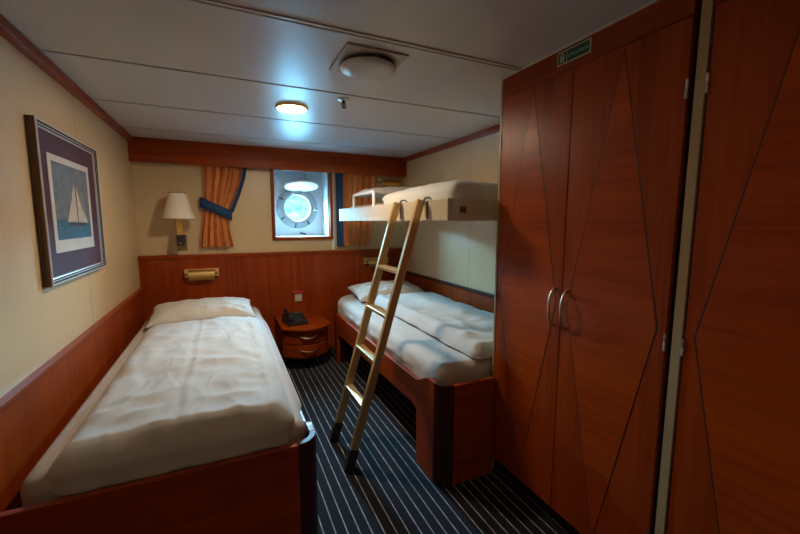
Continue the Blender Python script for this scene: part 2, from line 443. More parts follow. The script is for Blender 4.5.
# ------------------------------------------------------------------ wardrobes
DX = 2.01
def kite(yc, w, zt, zm, zb): return [(yc, zb), (yc+w, zm), (yc, zt), (yc-w, zm)]
def wardrobe(ymax, nd, label, post_near):
    dw = (ymax-.737)/2 if ymax > 1 else .4315; z0, z1 = .09, 2.0
    ymin = ymax-dw*nd
    wd = thing('wardrobe', label, 'wardrobe', (DX+.3, (ymin+ymax)/2, 0))
    bk = RIGHT-.004
    b = B().box(DX+.023, bk, ymin, ymin+.018, 0, H-.004).box(DX+.023, bk, ymax-.018, ymax, 0, H-.004).box(DX+.023, bk, ymin+.018, ymax-.018, .085, .1).box(DX+.023, bk, ymin+.018, ymax-.018, 1.99, 2.0).box(bk-.01, bk, ymin+.018, ymax-.018, .1, 1.99)
    b.mi = 1; b.box(DX+.022, DX+.03, ymin, ymax, .09, 2.0)
    obj('carcass', b, ['wood_dark', 'black_gap'], wd)
    obj('header', B().box(DX, DX+.022, ymin, ymax, z1+.003, H-.004), 'wood_y', wd)
    obj('plinth', B().box(DX+.04, DX+.06, ymin, ymax, 0, .085), 'black_gap', wd)
    for k in range(nd):
        ya, yb = ymax-dw*(k+1)+.0028, ymax-dw*k-.0028
        yc = (ya+yb)/2; hw = (yb-ya)/2
        b = B().box(DX, DX+.022, ya, yb, z0, z1)
        b.mi = 2; b.prism(kite(yc, hw*.86+.005, z1-.008, 1.035, z0+.006), DX-.0005, DX+.01, 0)
        b.mi = 1; b.prism(kite(yc, hw*.86, z1-.022, 1.035, z0+.020), DX-.001, DX+.01, 0)
        dr = obj('door', b, ['wood_z', 'wood_inlay', 'inlay_line'], wd, loc=(DX, yc, z0))
        hy = ya+.030 if k == 0 else yb-.030     # pulls meet at the middle gap
        pts = [(DX+.002, hy, 1.100)]
        for q in range(13):
            a = PI*q/12; pts.append((DX-.006-.034*math.sin(a), hy, 1.02+.080*math.cos(a)))
        pts.append((DX+.002, hy, .940))
        obj('handle', B().tube(pts, .0055, 10), 'satin_nickel', dr, smooth=60)
        hz = (1.70, .905, .20)
        yh = yb if k == 0 else ya
        for z in hz:
            obj('hinge', B().lathe([(.0042, -.028), (.0042, -.002), (.0034, 0), (.0042, .002), (.0042, .028)], (DX-.003, yh+(.002 if k == 0 else -.002), z+.09), 'z', 10), 'steel', dr, smooth=40)
    return wd
wardrobe(1.598, 2, 'double mahogany wardrobe with diamond inlays, two bow handles and green sign above', True)
wardrobe(.684, 2, 'mahogany wardrobe nearest the viewer, right of the cream upright strip', False)
# cream profiles
struct('trim_10', B().box(DX-.004, DX+.03, .689, .716, 0, H-.002), 'cream_post')
struct('trim_11', B().box(DX+.018, DX+.03, .686, .735, 0, H-.003), 'black_gap')
struct('trim_12', B().box(DX-.002, RIGHT-.002, 1.599, 1.611, 0, H-.002), 'cream_post')
struct('trim_13', B().box(DX-.005, DX+.0, .735, 1.611, H-.008, H), 'ceil')

# life jacket sign on the header
sg = thing('sign', 'green lifejackets sign with pale border above the wardrobe doors', 'sign', (DX, 1.17, 2.055))
sy0, sy1, sz0, sz1 = 1.091, 1.251, 2.030, 2.082
obj('plate', B().box(DX-.004, DX, sy0, sy1, sz0, sz1), 'sign_white', sg)
obj('panel', B().box(DX-.0046, DX-.003, sy0+.006, sy1-.050, sz0+.005, sz1-.005), 'green', sg)
obj('panel', B().box(DX-.0046, DX-.003, sy1-.046, sy1-.006, sz0+.005, sz1-.005), 'green', sg)
# vest pictogram: two front halves, neck opening
yc = sy1-.026
b = B()
for s_ in (-1, 1):
    b.prism([(yc+s_*.0015, sz0+.009), (yc+s_*.0105, sz0+.009), (yc+s_*.0115, sz0+.030), (yc+s_*.0085, sz0+.040), (yc+s_*.003, sz0+.0435), (yc+s_*.0045, sz0+.036), (yc+s_*.0015, sz0+.029)], DX-.0052, DX-.004, 0)
b.box(DX-.0052, DX-.004, yc-.003, yc+.003, sz0+.0415, sz0+.0445)
obj('lifejacket_symbol', b, 'sign_white', sg)
cu = bpy.data.curves.new('lettering', 'FONT'); cu.body = 'Lifejackets'; cu.size = .0235; cu.align_x = 'CENTER'; cu.align_y = 'CENTER'; cu.extrude = .0003
to = bpy.data.objects.new('lettering_source', cu); COL.objects.link(to)
bpy.context.view_layer.update()
me = bpy.data.meshes.new_from_object(to.evaluated_get(bpy.context.evaluated_depsgraph_get()))
bpy.data.objects.remove(to); bpy.data.curves.remove(cu)
me.name = 'lettering'; me.materials.clear(); me.materials.append(M['sign_text'])
# letters face -x: text right = -y, text up = +z
me.transform(Matrix(((0, 0, -1, 0), (-1, 0, 0, 0), (0, 1, 0, 0), (0, 0, 0, 1))))
lo = bpy.data.objects.new('lettering', me); COL.objects.link(lo); lo.parent = sg
lo.location = Vector((DX-.0048, (sy0+sy1-.044)/2, (sz0+sz1)/2))-sg.location

# ------------------------------------------------------------------ beds
def arc(cx, cy, r, a0, a1, n=8):
    return [(cx+r*math.cos(math.radians(a0+(a1-a0)*i/n)), cy+r*math.sin(math.radians(a0+(a1-a0)*i/n))) for i in range(n+1)]
def bed(label, xw, xo, yf, yh):
    """xw wall side, xo open side, yf foot face, yh head face"""
    s = 1 if xo > xw else -1            # direction from wall to the open side
    bd = thing('bed_frame', label, 'bed', ((xw+xo)/2, (yf+yh)/2, 0))
    th = .026; r = .078; R = .34
    FZ = .552
    xfb = xw if s > 0 else DX-.007
    obj('footboard', B().box(min(xfb, xo-s*r), max(xfb, xo-s*r), yf, yf+th, .0, FZ), 'wood_x', bd, bevel=.004)
    # rounded corner post between footboard and side
    a0, a1 = (-90, 0) if s > 0 else (270, 180)
    out = arc(xo-s*r, yf+r, r, a0, a1, 10); inn = arc(xo-s*r, yf+r, r-th, a1, a0, 10)
    obj('corner_post', B().prism(out+inn, 0, FZ+.004), 'wood_dark', bd, smooth=35, bevel=.003)
    # side panel: tall foot end, dipping rail, opening under it
    ya = yf+r; ye = yh-R
    top = [(ya, FZ+.004)]
    for i in range(9):
        k = i/8; top.append((ya+.05+.17*k, FZ+.004-(FZ+.004-.495)*(.5-.5*math.cos(PI*k))))
    top += [(ye, .495)]
    bot = [(ye, .0), (ye-.05, 0), (ye-.05, .26), (ye-.09, .30), (ya+.25, .335), (ya+.20, .32), (ya+.195, .0), (ya, .0)]
    obj('side_rail', B().prism(top+bot, *sorted((xo, xo-s*th)), ax=0), 'wood_y', bd, bevel=.003)
    # sweeping head corner and head panel
    a0, a1 = (0, 90) if s > 0 else (180, 90)
    out = arc(xo-s*R, yh-R, R, a0, a1, 14); inn = arc(xo-s*R, yh-R, R-th, a1, a0, 14)
    obj('head_corner', B().prism(out+inn, 0, .495), 'wood_dark', bd, smooth=35)
    obj('head_panel', B().box(min(xw, xo-s*R), max(xw, xo-s*R), yh-th, yh, 0, .495), 'wood_x', bd)
    # bed base carrying the mattress
    xa, xb = sorted((xw+s*.03, xo-s*.03))
    obj('base', B().box(xa, xb, yf+.05, yh-R, .36, .40).box(*sorted((xw+s*.03, xo-s*R)), yh-R, yh-.03, .36, .40), 'wood_dark', bd)
    obj('leg', B().box(*sorted((xo-s*.04, xo-s*.10)), yh-R-.05, yh-R+.01, 0, .36), 'wood_dark', bd)
    return bd
LB = dict(xw=.024, xo=1.005, yf=1.372, yh=3.96)
RB = dict(xw=RIGHT-.024, xo=1.665, yf=1.572, yh=3.92)
bed('mahogany bed frame on the left with a rounded dark corner at its foot', **LB)
bed('mahogany bed frame under the upper bunk, arched opening along its side', **RB)

def ring_path(x0, x1, y0, y1, rad):
    """rad: radii at (x0,y0),(x1,y0),(x1,y1),(x0,y1)"""
    P = []
    for (cx, cy, a, r) in ((x0, y0, 180, rad[0]), (x1, y0, 270, rad[1]), (x1, y1, 0, rad[2]), (x0, y1, 90, rad[3])):
        r = max(r, .004)
        px = cx+r if cx == x0 else cx-r; py = cy+r if cy == y0 else cy-r
        P.append((px, py, r, a))
    return P
def axis_samples(a, b, er, step):
    L = b-a; e = [er*k for k in (0, .04, .14, .3, .5, .75, 1)]
    n = max(2, int((L-2*er)/step))
    mid = [er+(L-2*er)*i/n for i in range(1, n)]
    return [a+t for t in e+mid]+[b-t for t in reversed(e)]
def slab(x0, x1, y0, y1, zt, zb, er, rad=(0, 0, 0, 0), step=.03, top=None, side=None, zbot=None, skirt=4, drop=None, lip=None):
    """Soft slab: rounded top edge of radius er, height field on top, displaced skirt; closed underneath.
    top(x,y)->dz, side(x,y,k)->outward displacement at skirt level k, zbot(x,y)->bottom height"""
    b = B(); bm = b.bm
    X = axis_samples(x0, x1, er, step); Y = axis_samples(y0, y1, er, step)
    drop = drop or er
    cs = ring_path(x0, x1, y0, y1, rad)
    def place(x, y):
        d = min(x-x0, x1-x, y-y0, y1-y)
        for (px, py, r, a) in cs:
            inx = x < px if a in (180, 90) else x > px
            iny = y < py if a in (180, 270) else y > py
            if r > .01 and inx and iny:
                v = Vector((x-px, y-py)); L = v.length
                # square corner region -> disc sector
                m = max(abs(v.x), abs(v.y))
                if L > 1e-9: v = v*(m/L)
                x, y = px+v.x, py+v.y; d = min(d, r-m)
        return x, y, max(0, d)
    G = []
    for yy in Y:
        row = []
        for xx in X:
            x, y, d = place(xx, yy)
            k = min(1, d/er); z = zt-drop*(1-math.sqrt(max(0, 1-(1-k)**2)))
            if top: z += top(x, y)*min(1, k*1.2+.1)
            row.append(bm.verts.new((x, y, z)))
        G.append(row)
    for a, c in zip(G, G[1:]):
        for i in range(len(X)-1): b.face([a[i], a[i+1], c[i+1], c[i]])
    loop = G[0][:]+[r[-1] for r in G[1:]]+G[-1][-2::-1]+[r[0] for r in G[-2:0:-1]]
    cxm, cym = (x0+x1)/2, (y0+y1)/2
    prev = loop; n = len(loop)
    base = [v.co.copy() for v in loop]
    nor = []
    for i in range(n):
        t = (base[(i+1) % n]-base[i-1]); t.z = 0
        t = t.normalized() if t.length > 1e-9 else Vector((1, 0, 0)); nor.append(Vector((t.y, -t.x, 0)))
    for k in range(1, skirt+1):
        cur = []
        for i in range(n):
            p = base[i]; f = k/skirt
            zb_ = zbot(p.x, p.y) if zbot else zb
            off = side(p.x, p.y, f) if side else 0
            q = p+nor[i]*off; q.z = p.z+(zb_-p.z)*f
            cur.append(bm.verts.new(q))
        for i in range(n): b.face([prev[i], prev[(i+1) % n], cur[(i+1) % n], cur[i]])
        prev = cur
    if lip:
        cur = [bm.verts.new((base[i].x-nor[i].x*lip[0], base[i].y-nor[i].y*lip[0], lip[1])) for i in range(n)]
        for i in range(n): b.face([prev[i], prev[(i+1) % n], cur[(i+1) % n], cur[i]])
        prev = cur
    b.face(prev[::-1])
    bmesh.ops.remove_doubles(bm, verts=bm.verts, dist=1e-5)
    return b

def fbm(x, y, s=1, o=3, seed=0):
    return sum(noise.noise((x*s*2**k, y*s*2**k, seed+k*7.3))/2**k for k in range(o))
def ridge(x, y, s=1, seed=0):
    return 1-2*abs(noise.noise((x*s, y*s, seed)))
def cloth(x, y, seed, amp=.006):
    # long soft wrinkles mixing along and across
    w = amp*ridge(x*2.6+.5*noise.noise((x*2, y*2, seed)), y*1.0+.6*noise.noise((x*3, y*3, seed+4)), 1.6, seed)
    w += amp*.55*ridge(x*1.2-y*1.6, y*2.2+x*.8, 2.6, seed+11)
    return w+amp*.5*fbm(x, y, 5, 2, seed+3)

# left mattress and its cover
tag(obj('mattress', slab(.098, .972, 1.440, 3.92, .600, .402, .04, (.05, .06, .30, .02), .05,
        top=lambda x, y: .002*fbm(x, y, 6, 2, 5), skirt=12, side=lambda x, y, f: (.030*math.sin(PI*min(1, f/.34))*min(1, max(0, (y-1.62)/.12))*min(1, max(0, (3.6-y)/.3)) if x > .9 else .003*noise.noise((y*14, f*3, x*14)))), 'sheet2', loc=(.52, 2.66, .402), smooth=60),
    'mattress in beige sheet on the left bed, edge showing by wall', 'mattress')
def duvet_left(x, y):
    z = cloth(x*1.25, y*1.1, 2.0, .012)
    seam = .52+.012*noise.noise((y*3, 0, 4)); z -= .006*math.exp(-((x-seam)/.010)**2)-.004*math.exp(-((x-seam-.022)/.014)**2)
    z -= .004*math.exp(-((x-.83)/.012)**2)
    f = max(0, 1-(y-1.45)/.45)
    z += .020*f*ridge(x*4.2, y*1.7, 1.1, 21)*f+.010*f
    z += .022*math.sin(PI*min(1, max(0, (x-.178)/.752)))
    return z
tag(obj('duvet', slab(.178, .930, 1.403, 3.125, .650, .603, .085, (.05, .08, .05, .05), .016, top=duvet_left, drop=.044,
        lip=(.03, .604), zbot=lambda x, y: .548 if y < 1.42 else .603, side=lambda x, y, f: .010*f*noise.noise((x*12, y*12, 3))-.004), 'sheet', loc=(.56, 2.36, .585), smooth=70),
    'rumpled white duvet covering the left bed', 'duvet')

def pillow(cx, cy, cz, lx, ly, h, seed, rot=0, tilt=0, flat=.25):
    """stuffed pillowcase with pinched corners; lx, ly half sizes"""
    b = B(); bm = b.bm; nx, ny = 56, 34
    def pt(u, v, sgn):
        e = 1-abs(u)**2.6*.9; e2 = 1-abs(v)**2.6*.9
        t = (max(0, (1-abs(u)**2.4))**.36)*(max(0, (1-abs(v)**2.4))**.44)
        # sides pull in between the corners
        x = u*lx*(1-.045*(1-v*v)); y = v*ly*(1-.06*(1-u*u))
        rad = math.atan2(v, u)
        wr = .014*t*ridge(u*2.2+seed, v*2.2, 1.3, seed)+.006*t*ridge(u*5+v*2, v*5-u*2, 1.2, seed+5)+.007*math.sin(rad*13+seed)*t*min(1, abs(u)**2+abs(v)**2)
        z = sgn*t*h*.5*(1 if sgn > 0 else flat) + (wr if sgn > 0 else 0)
        z += .010*noise.noise((u*2.5, v*2.5, seed+9))*(1-t)
        return Vector((x, y, z))
    R = Matrix.Translation((cx, cy, cz)) @ Matrix.Rotation(rot, 4, 'Z') @ Matrix.Rotation(tilt, 4, 'X')
    us = [-1+2*i/nx for i in range(nx+1)]; us = [math.sin(u*PI/2) for u in us]
    vs = [math.sin((-1+2*i/ny)*PI/2) for i in range(ny+1)]
    T = [[bm.verts.new(R @ pt(u, v, 1)) for u in us] for v in vs]
    L = [[(T[j][i] if i in (0, nx) or j in (0, ny) else bm.verts.new(R @ pt(us[i], vs[j], -1))) for i in range(nx+1)] for j in range(ny+1)]
    for j in range(ny):
        for i in range(nx):
            b.face([T[j][i], T[j][i+1], T[j+1][i+1], T[j+1][i]])
            b.face([L[j+1][i], L[j+1][i+1], L[j][i+1], L[j][i]])
    return b
tag(obj('pillow', pillow(.532, 3.375, .660, .368, .228, .158, 1.3, rot=.03, tilt=math.radians(6), flat=.5), 'pillow', loc=(.525, 3.365, .66), smooth=80),
    'plump white pillow at the head of the left bed', 'pillow')

# right mattress with draped side, top duvet, pillow
def right_side(x, y, f):
    if x > 1.9: return 0
    k = max(0, min(1, (y-1.90)/.20))*max(0, min(1, (3.5-y)/.4))
    fold = noise.noise((y*9, 0, 2))+.6*noise.noise((y*21, f*1.2, 5))
    return (.012+.020*fold)*k*math.sin(PI*min(1, f/.37))
tag(obj('mattress', slab(1.698, 2.585, 1.652, 3.880, .620, .402, .055, (.05, .02, .02, .30), .022,
        top=lambda x, y: cloth(x, y, 9, .004)+.010*max(0, 1-(y-1.65)/.3)*ridge(x*4, y*3, 1.4, 31), side=right_side, skirt=12), 'sheet', loc=(2.14, 2.77, .402), smooth=70),
    'mattress in white sheet on the bed beneath the bunk, side folds showing', 'mattress')
def duvet_right(x, y):
    z = cloth(x, y, 14, .014)
    z += .016*math.exp(-((x-1.99)/.05)**2)*(1+.6*ridge(y*5, x*2, 1.3, 40))
    z += .014*max(0, 1-(y-1.66)/.4)*ridge(x*4, y*2, 1.2, 44)
    return z+.018*math.sin(PI*min(1, max(0, (x-1.90)/.68)))
tag(obj('duvet', slab(1.925, 2.580, 1.640, 3.275, .678, .640, .045, (.06, .02, .02, .10), .016, top=duvet_right, drop=.034,
        side=lambda x, y, f: .010*noise.noise((y*10, x*10, 6))*f), 'sheet', loc=(2.25, 2.53, .618), smooth=70),
    'white duvet folded toward the wall on the bed beneath the bunk', 'duvet')
tag(obj('pillow', pillow(2.19, 3.525, .680, .355, .235, .150, 6.1, rot=-.04, tilt=math.radians(6), flat=.5), 'pillow', loc=(2.19, 3.50, .67), smooth=80),
    'white pillow behind the ladder on the bed beneath the bunk', 'pillow')

# ------------------------------------------------------------------ upper bunk
bx, by0, by1, bz0, bz1 = 1.750, 1.680, 3.705, 1.392, 1.508
ub = thing('upper_bunk', 'cream fold-down upper bunk fixed to the right wall', 'bunk', ((bx+RIGHT)/2, (by0+by1)/2, bz0))
obj('side_panel', B().box(bx, bx+.03, by0, by1, bz0, bz1), 'berth', ub, bevel=.004)
obj('end_panel', B().box(bx+.03, RIGHT-.001, by0, by0+.03, bz0, bz1), 'berth', ub, bevel=.003)
obj('end_panel', B().box(bx+.03, RIGHT-.001, by1-.03, by1, bz0, bz1), 'berth', ub, bevel=.003)
obj('base', B().box(bx+.03, RIGHT-.001, by0+.03, by1-.03, bz0+.004, bz0+.02), 'berth', ub)
for y in (2.262, 1.898):
    obj('ladder_slot', B().box(bx-.0015, bx+.01, y-.012, y+.004, bz0+.012, bz1-.006), 'rust', ub)
b = B().box(1.822, 1.862, by0-.004, by0, 1.432, 1.468)
b.mi = 1; b.box(1.828, 1.834, by0-.007, by0-.003, 1.436, 1.464).box(1.848, 1.854, by0-.007, by0-.003, 1.436, 1.464).box(1.832, 1.85, by0-.007, by0-.003, 1.447, 1.453)
obj('latch', b, ['brass_dark', 'black'], ub)
# guard rail: white U tube on the side panel
pts = [(bx+.012, 3.27, bz1-.05), (bx+.012, 3.27, 1.585), (bx+.012, 3.262, 1.605), (bx+.012, 3.24, 1.615), (bx+.012, 2.80, 1.615), (bx+.012, 2.778, 1.605), (bx+.012, 2.77, 1.585), (bx+.012, 2.77, bz1-.05)]
obj('guard_rail', B().tube(pts, .012, 12), 'white_paint', ub, smooth=60)

def ub_top(x, y):
    z = .003*fbm(x, y, 6, 2, 3)
    return z
tag(obj('mattress', slab(bx+.088, RIGHT-.05, by0+.070, by1-.036, 1.538, bz0+.021, .035, (.14, .06, .02, .03), .05, top=ub_top), 'sheet2', loc=(2.19, 2.7, bz0+.021), smooth=60),
    'thin mattress lying in the cream upper bunk', 'mattress')
def ub_duvet(x, y):
    return cloth(x, y, 33, .009)+.014*ridge(x*3, y*1.4, 1.5, 50)*max(0, 1-abs(y-2.2)/.9)+.03*0
tag(obj('duvet', slab(bx+.052, RIGHT-.016, by0+.034, 2.74, 1.602, 1.550, .12, (.05, .02, .02, .05), .02, top=ub_duvet, drop=.056, lip=(.012, 1.556), zbot=lambda x, y: 1.504 if ((x < bx+.1 and y < 2.68) or y < by0+.06) else 1.5445,
        side=lambda x, y, f: .006*noise.noise((x*9, y*9, 2))*f), 'sheet3', loc=(2.19, 2.35, 1.54), smooth=70),
    'crumpled white duvet on the upper bunk', 'duvet')
tag(obj('pillow', pillow(2.19, 3.26, 1.622, .36, .26, .13, 3.7, rot=.05), 'pillow', loc=(2.17, 3.30, 1.60), smooth=80),
    'white pillow behind the guard rail of the upper bunk', 'pillow')

# ------------------------------------------------------------------ ladder
ld = thing('ladder', 'gold metal ladder leaning against the upper bunk', 'ladder', (1.285, 2.085, 0))
x0, x1, zt = 1.280, 1.722, 1.508
def lx(z): return x0+(x1-x0)*z/zt
for y in (2.245, 1.925):
    rl = obj('rail', B().bar((lx(.0), y, .0), (lx(zt), y, zt), .030, .046, (0, 1, 0)), 'gold_alu', ld, bevel=.004)
    obj('foot', B().bar((lx(0)-.001, y, .0), (lx(.12), y, .12), .037, .053, (0, 1, 0)), 'rubber', rl, bevel=.003)
    obj('hook', B().tube([(lx(zt-.06), y-.012, zt-.05), (bx-.004, y-.012, zt+.012), (bx+.02, y-.012, zt+.014), (bx+.040, y-.012, zt+.002), (bx+.040, y-.012, zt-.03)], .007, 8), 'steel', rl, smooth=60)
for z in (.352, .605, .855, 1.105):
    obj('rung', B().bar((lx(z), 1.930, z), (lx(z), 2.240, z), .045, .022, (1, 0, .15)), 'gold_alu', ld, bevel=.003)

# ------------------------------------------------------------------ nightstand
nx0, nx1, nyb, nyf, nz0, nz1 = 1.145, 1.600, BACK-.048, 3.545, .115, .412
ns = thing('nightstand', 'small bow fronted mahogany nightstand between the beds', 'nightstand', ((nx0+nx1)/2, 3.78, 0))
def bow(x0, x1, y0, y1, bulge, n=16):
    pts = [(x1, y1), (x0, y1)]
    for i in range(n+1):
        t = i/n; pts.append((x0+(x1-x0)*t, y0-bulge*math.sin(PI*t)**.9))
    return pts
obj('body', B().prism(bow(nx0+.012, nx1-.012, nyf+.045, nyb, .115), nz0, nz1-.022), 'wood_z', ns, smooth=35)
b = B().prism(bow(nx0, nx1, nyf+.005, nyb, .135), nz1-.022, nz1)
obj('top', b, 'wood_x', ns, smooth=35, bevel=.004)
for z0, z1 in ((nz0+.012, nz0+.128), (nz0+.140, nz1-.032)):
    # curved drawer front
    n = 16; outer = []; inner = []
    for i in range(n+1):
        t = .04+.92*i/n; x = nx0+.012+(nx1-nx0-.024)*t
        y = nyf+.045-.115*math.sin(PI*t)**.9
        outer.append((x, y-.014)); inner.append((x, y+.004))
    dr = obj('drawer', B().prism(outer+inner[::-1], z0, z1), 'wood_x', ns, loc=((nx0+nx1)/2, nyf-.07, z0), smooth=35, bevel=.003)
    zm = z0+.074
    pts = []
    for i in range(13):
        t = i/12; a = .33+.36*t; x = nx0+.012+(nx1-nx0-.024)*a
        y = nyf+.045-.115*math.sin(PI*a)**.9-.014
        pts.append((x, y-.004-.022*math.sin(PI*t)**.6, zm-.010*math.sin(PI*t)))
    obj('handle', B().tube(pts, .0058, 8), 'satin_nickel', dr, smooth=60)
obj('pedestal', B().box(nx0+.13, nx1-.13, 3.66, nyb, 0, nz0), 'black_gap', ns)

# telephone
tp = thing('telephone', 'black desk telephone on the nightstand', 'telephone', (1.29, 3.68, nz1))
rz = Matrix.Rotation(math.radians(9), 4, 'Z')
def P(x, y, z): return (rz @ Vector((x, y, z)))+Vector((1.29, 3.68, nz1))
b = B()
prof = [(-.105, 0), (-.105, .022), (.085, .085), (.105, .080), (.105, 0)]
b.rings([[P(x, y, z) for y, z in prof] for x in (-.095, .095)])
obj('body', b, 'black', tp, bevel=.006)
b = B()
ang = math.atan2(.063, .19)
for r_ in range(4):
    for c_ in range(3):
        x = -.005+c_*.026; y = -.075+r_*.028
        z = .022+(y+.105)*math.tan(ang)+.002
        b.rings([[P(x+dx, y+dy, z+dy*math.tan(ang)+dz) for dx, dy in ((-.009, -.008), (.009, -.008), (.009, .008), (-.009, .008))] for dz in (-.003, .004)])
obj('keypad', b, plain('phone_keys', (.035, .035, .038), .5), tp)
b = B()
z_ = lambda y: .022+(y+.105)*math.tan(ang)+.006
b.rings([[P(x, y, z_(y)+dz) for x, y in ((.0, .050), (.075, .050), (.075, .082), (.0, .082))] for dz in (-.006, .001)])
obj('display', b, plain('phone_display', (.05, .055, .05), .25), tp)
pts = []
for i in range(11):
    t = i/10; y = -.085+.175*t
    pts.append(P(-.062, y, z_(y)+.020+.022*math.sin(PI*t)))
rad = [.019, .021, .018, .013, .012, .012, .012, .013, .018, .021, .019]
obj('handset', B().tube(pts, rad, 12), 'black', tp, smooth=60)
pts = []
for i in range(60):
    t = i/59; a = t*2*PI*9
    c = Vector((-.075-.02*math.sin(PI*t), -.10-.06*t+.05*t*t, .012))
    pts.append(P(c.x+.006*math.cos(a), c.y, .0085+.0055*math.sin(a)))
obj('cord', B().tube(pts, .0018, 6), 'black', tp, smooth=60)

# wall call unit above the phone
cu_ = thing('call_button', 'small white wall switch with red top above the telephone', 'switch', (1.385, BACK-.045, .60))
obj('plate', B().box(1.352, 1.424, BACK-.062, BACK-.045, .552, .632), 'ivory', cu_, bevel=.003)
obj('rocker', B().box(1.366, 1.410, BACK-.066, BACK-.06, .570, .615), 'ivory', cu_, bevel=.002)
obj('indicator', B().box(1.335, 1.432, BACK-.078, BACK-.045, .636, .658), 'red', cu_, bevel=.004)

# ------------------------------------------------------------------ brass reading lights
def reading_light(cx, cz, yw, label):
    rl = thing('reading_light', label, 'wall light', (cx, yw, cz))
    w = .145
    obj('backplate', B().box(cx-w, cx+w, yw-.010, yw, cz-.036, cz+.040), 'brass', rl, bevel=.003)
    for s_ in (-1, 1):
        obj('end_bracket', B().box(min(cx+s_*w, cx+s_*(w-.034)), max(cx+s_*w, cx+s_*(w-.034)), yw-.045, yw-.010, cz-.030, cz+.036), 'brass', rl, bevel=.004)
        obj('knob', B().lathe([(.013, 0), (.013, -.012), (.008, -.016)], (cx+s_*(w-.017), yw-.045, cz-.002), 'y', 16), 'brass_dark', rl, smooth=40)
    # half-round hood
    n = 14; ro, ri = .046, .042; hx = w-.036
    ccy, ccz = yw-.046, cz-.012
    out = [(ccy+ro*math.cos(math.radians(100+190*i/n))*1.0, ccz+ro*math.sin(math.radians(60+ (250-60)*i/n))) for i in range(n+1)]
    out = [(ccy+ro*math.cos(math.radians(50+200*i/n)), ccz+ro*math.sin(math.radians(50+200*i/n))) for i in range(n+1)]
    inn = [(ccy+ri*math.cos(math.radians(50+200*i/n)), ccz+ri*math.sin(math.radians(50+200*i/n))) for i in range(n, -1, -1)]
    obj('hood', B().prism(out+inn, cx-hx, cx+hx, 0), 'brass', rl, smooth=35)
    obj('lip', B().tube([(cx-hx, out[-1][0], out[-1][1]), (cx+hx, out[-1][0], out[-1][1])], .005, 8), 'brass', rl, smooth=60)
    obj('tube_lamp', B().lathe([(.012, -hx+.01), (.012, hx-.01)], (cx, ccy+.012, ccz), 'x', 12), 'white_paint', rl, smooth=40)
    return rl
reading_light(.500, .900, BACK-.045, 'brass reading light above the left bed')
reading_light(2.262, .945, BACK-.045, 'brass reading light behind the ladder on the panelling')
reading_light(2.445, 1.825, BACK, 'brass reading light above the upper bunk under the valance')
# small white hook beside the upper light
tag(obj('wall_hook', B().lathe([(.012, 0), (.012, -.03), (.009, -.036)], (2.58, BACK-.001, 1.865), 'y', 14), 'white_paint', loc=(2.58, BACK, 1.865), smooth=40), 'small white knob on the wall beside the upper brass light', 'hook')

# ------------------------------------------------------------------ wall lamp
LXc, LYc = .348, 3.93
wl = thing('wall_lamp', 'brass wall lamp with a cream cone shade left of curtain', 'lamp', (LXc, BACK, 1.24))
b = B().lathe([(.068, 1.634), (.132, 1.402), (.130, 1.402), (.066, 1.634)], (LXc, LYc, 0), 'z', 48, False)
sh = obj('lamp_shade', b, 'shade', wl, smooth=60)
b = B().lathe([(.0665, 1.629), (.0695, 1.629), (.0695, 1.637), (.0665, 1.637), (.0665, 1.629)], (LXc, LYc, 0), 'z', 48, False)
obj('binding', b, 'shade_in', sh, smooth=60)
b = B().lathe([(.1305, 1.400), (.1335, 1.400), (.1335, 1.409), (.1305, 1.409), (.1305, 1.400)], (LXc, LYc, 0), 'z', 48, False)
obj('binding', b, 'shade_in', sh, smooth=60)
obj('shade_carrier', B().tube([(LXc-.06, LYc, 1.625), (LXc+.06, LYc, 1.625)], .002, 6).tube([(LXc, LYc-.06, 1.625), (LXc, LYc+.06, 1.625)], .002, 6), 'brass', sh)
b = B().lathe([(.0135, 1.265), (.0135, 1.40)], (LXc-.012, LYc+.01, 0), 'z', 16).lathe([(.0135, 1.265), (.0135, 1.40)], (LXc+.012, LYc+.01, 0), 'z', 16).lathe([(.016, 1.40), (.016, 1.47), (.012, 1.475)], (LXc, LYc, 0), 'z', 16)
obj('stem', b, 'brass', wl, smooth=40)
obj('bulb', B().lathe([(.010, 1.475), (.026, 1.52), (.030, 1.55), (.022, 1.578), (.004, 1.588)], (LXc, LYc, 0), 'z', 20), 'white_paint', wl, smooth=60)
obj('backplate', B().box(LXc-.045, LXc+.040, BACK-.012, BACK, 1.115, 1.255), 'brass_dark', wl, bevel=.004)
b = B().box(LXc-.030, LXc+.032, LYc-.012, BACK-.012, 1.170, 1.265)
obj('mounting_block', b, 'rust', wl, bevel=.006)
obj('switch', B().lathe([(.010, 0), (.010, -.012), (.007, -.018)], (LXc+.004, LYc-.012, 1.19), 'y', 14), 'chrome', wl, smooth=40)

# ------------------------------------------------------------------ curtains
def curtain_sheet(zs, left, right, yc, folds, depth, seed, n=110, u0=0, u1=1, dy=0, pinch=None):
    """grid of folds between left(z) and right(z)"""
    b = B(); G = []
    for z in zs:
        row = []
        l, r = left(z), right(z)
        for i in range(n+1):
            u = u0+(u1-u0)*i/n
            ph_ = u*folds*2*PI+seed+.7*noise.noise((u*4, z*1.2, seed))
            d = depth*(pinch(z) if pinch else 1)*(math.sin(ph_)+.35*math.sin(2.3*ph_+1))
            row.append(b.bm.verts.new((l+(r-l)*u+.006*math.sin(ph_*2+1), yc+dy+d, z)))
        G.append(row)
    for a, c in zip(G, G[1:]):
        for i in range(n): b.face([a[i], a[i+1], c[i+1], c[i]])
    return b
def lerp(pts, z):
    for (z0, v0), (z1, v1) in zip(pts, pts[1:]):
        if z0 >= z >= z1:
            t = (z0-z)/(z0-z1) if z0 != z1 else 0; return v0+(v1-v0)*t
    return pts[-1][1] if z < pts[-1][0] else pts[0][1]
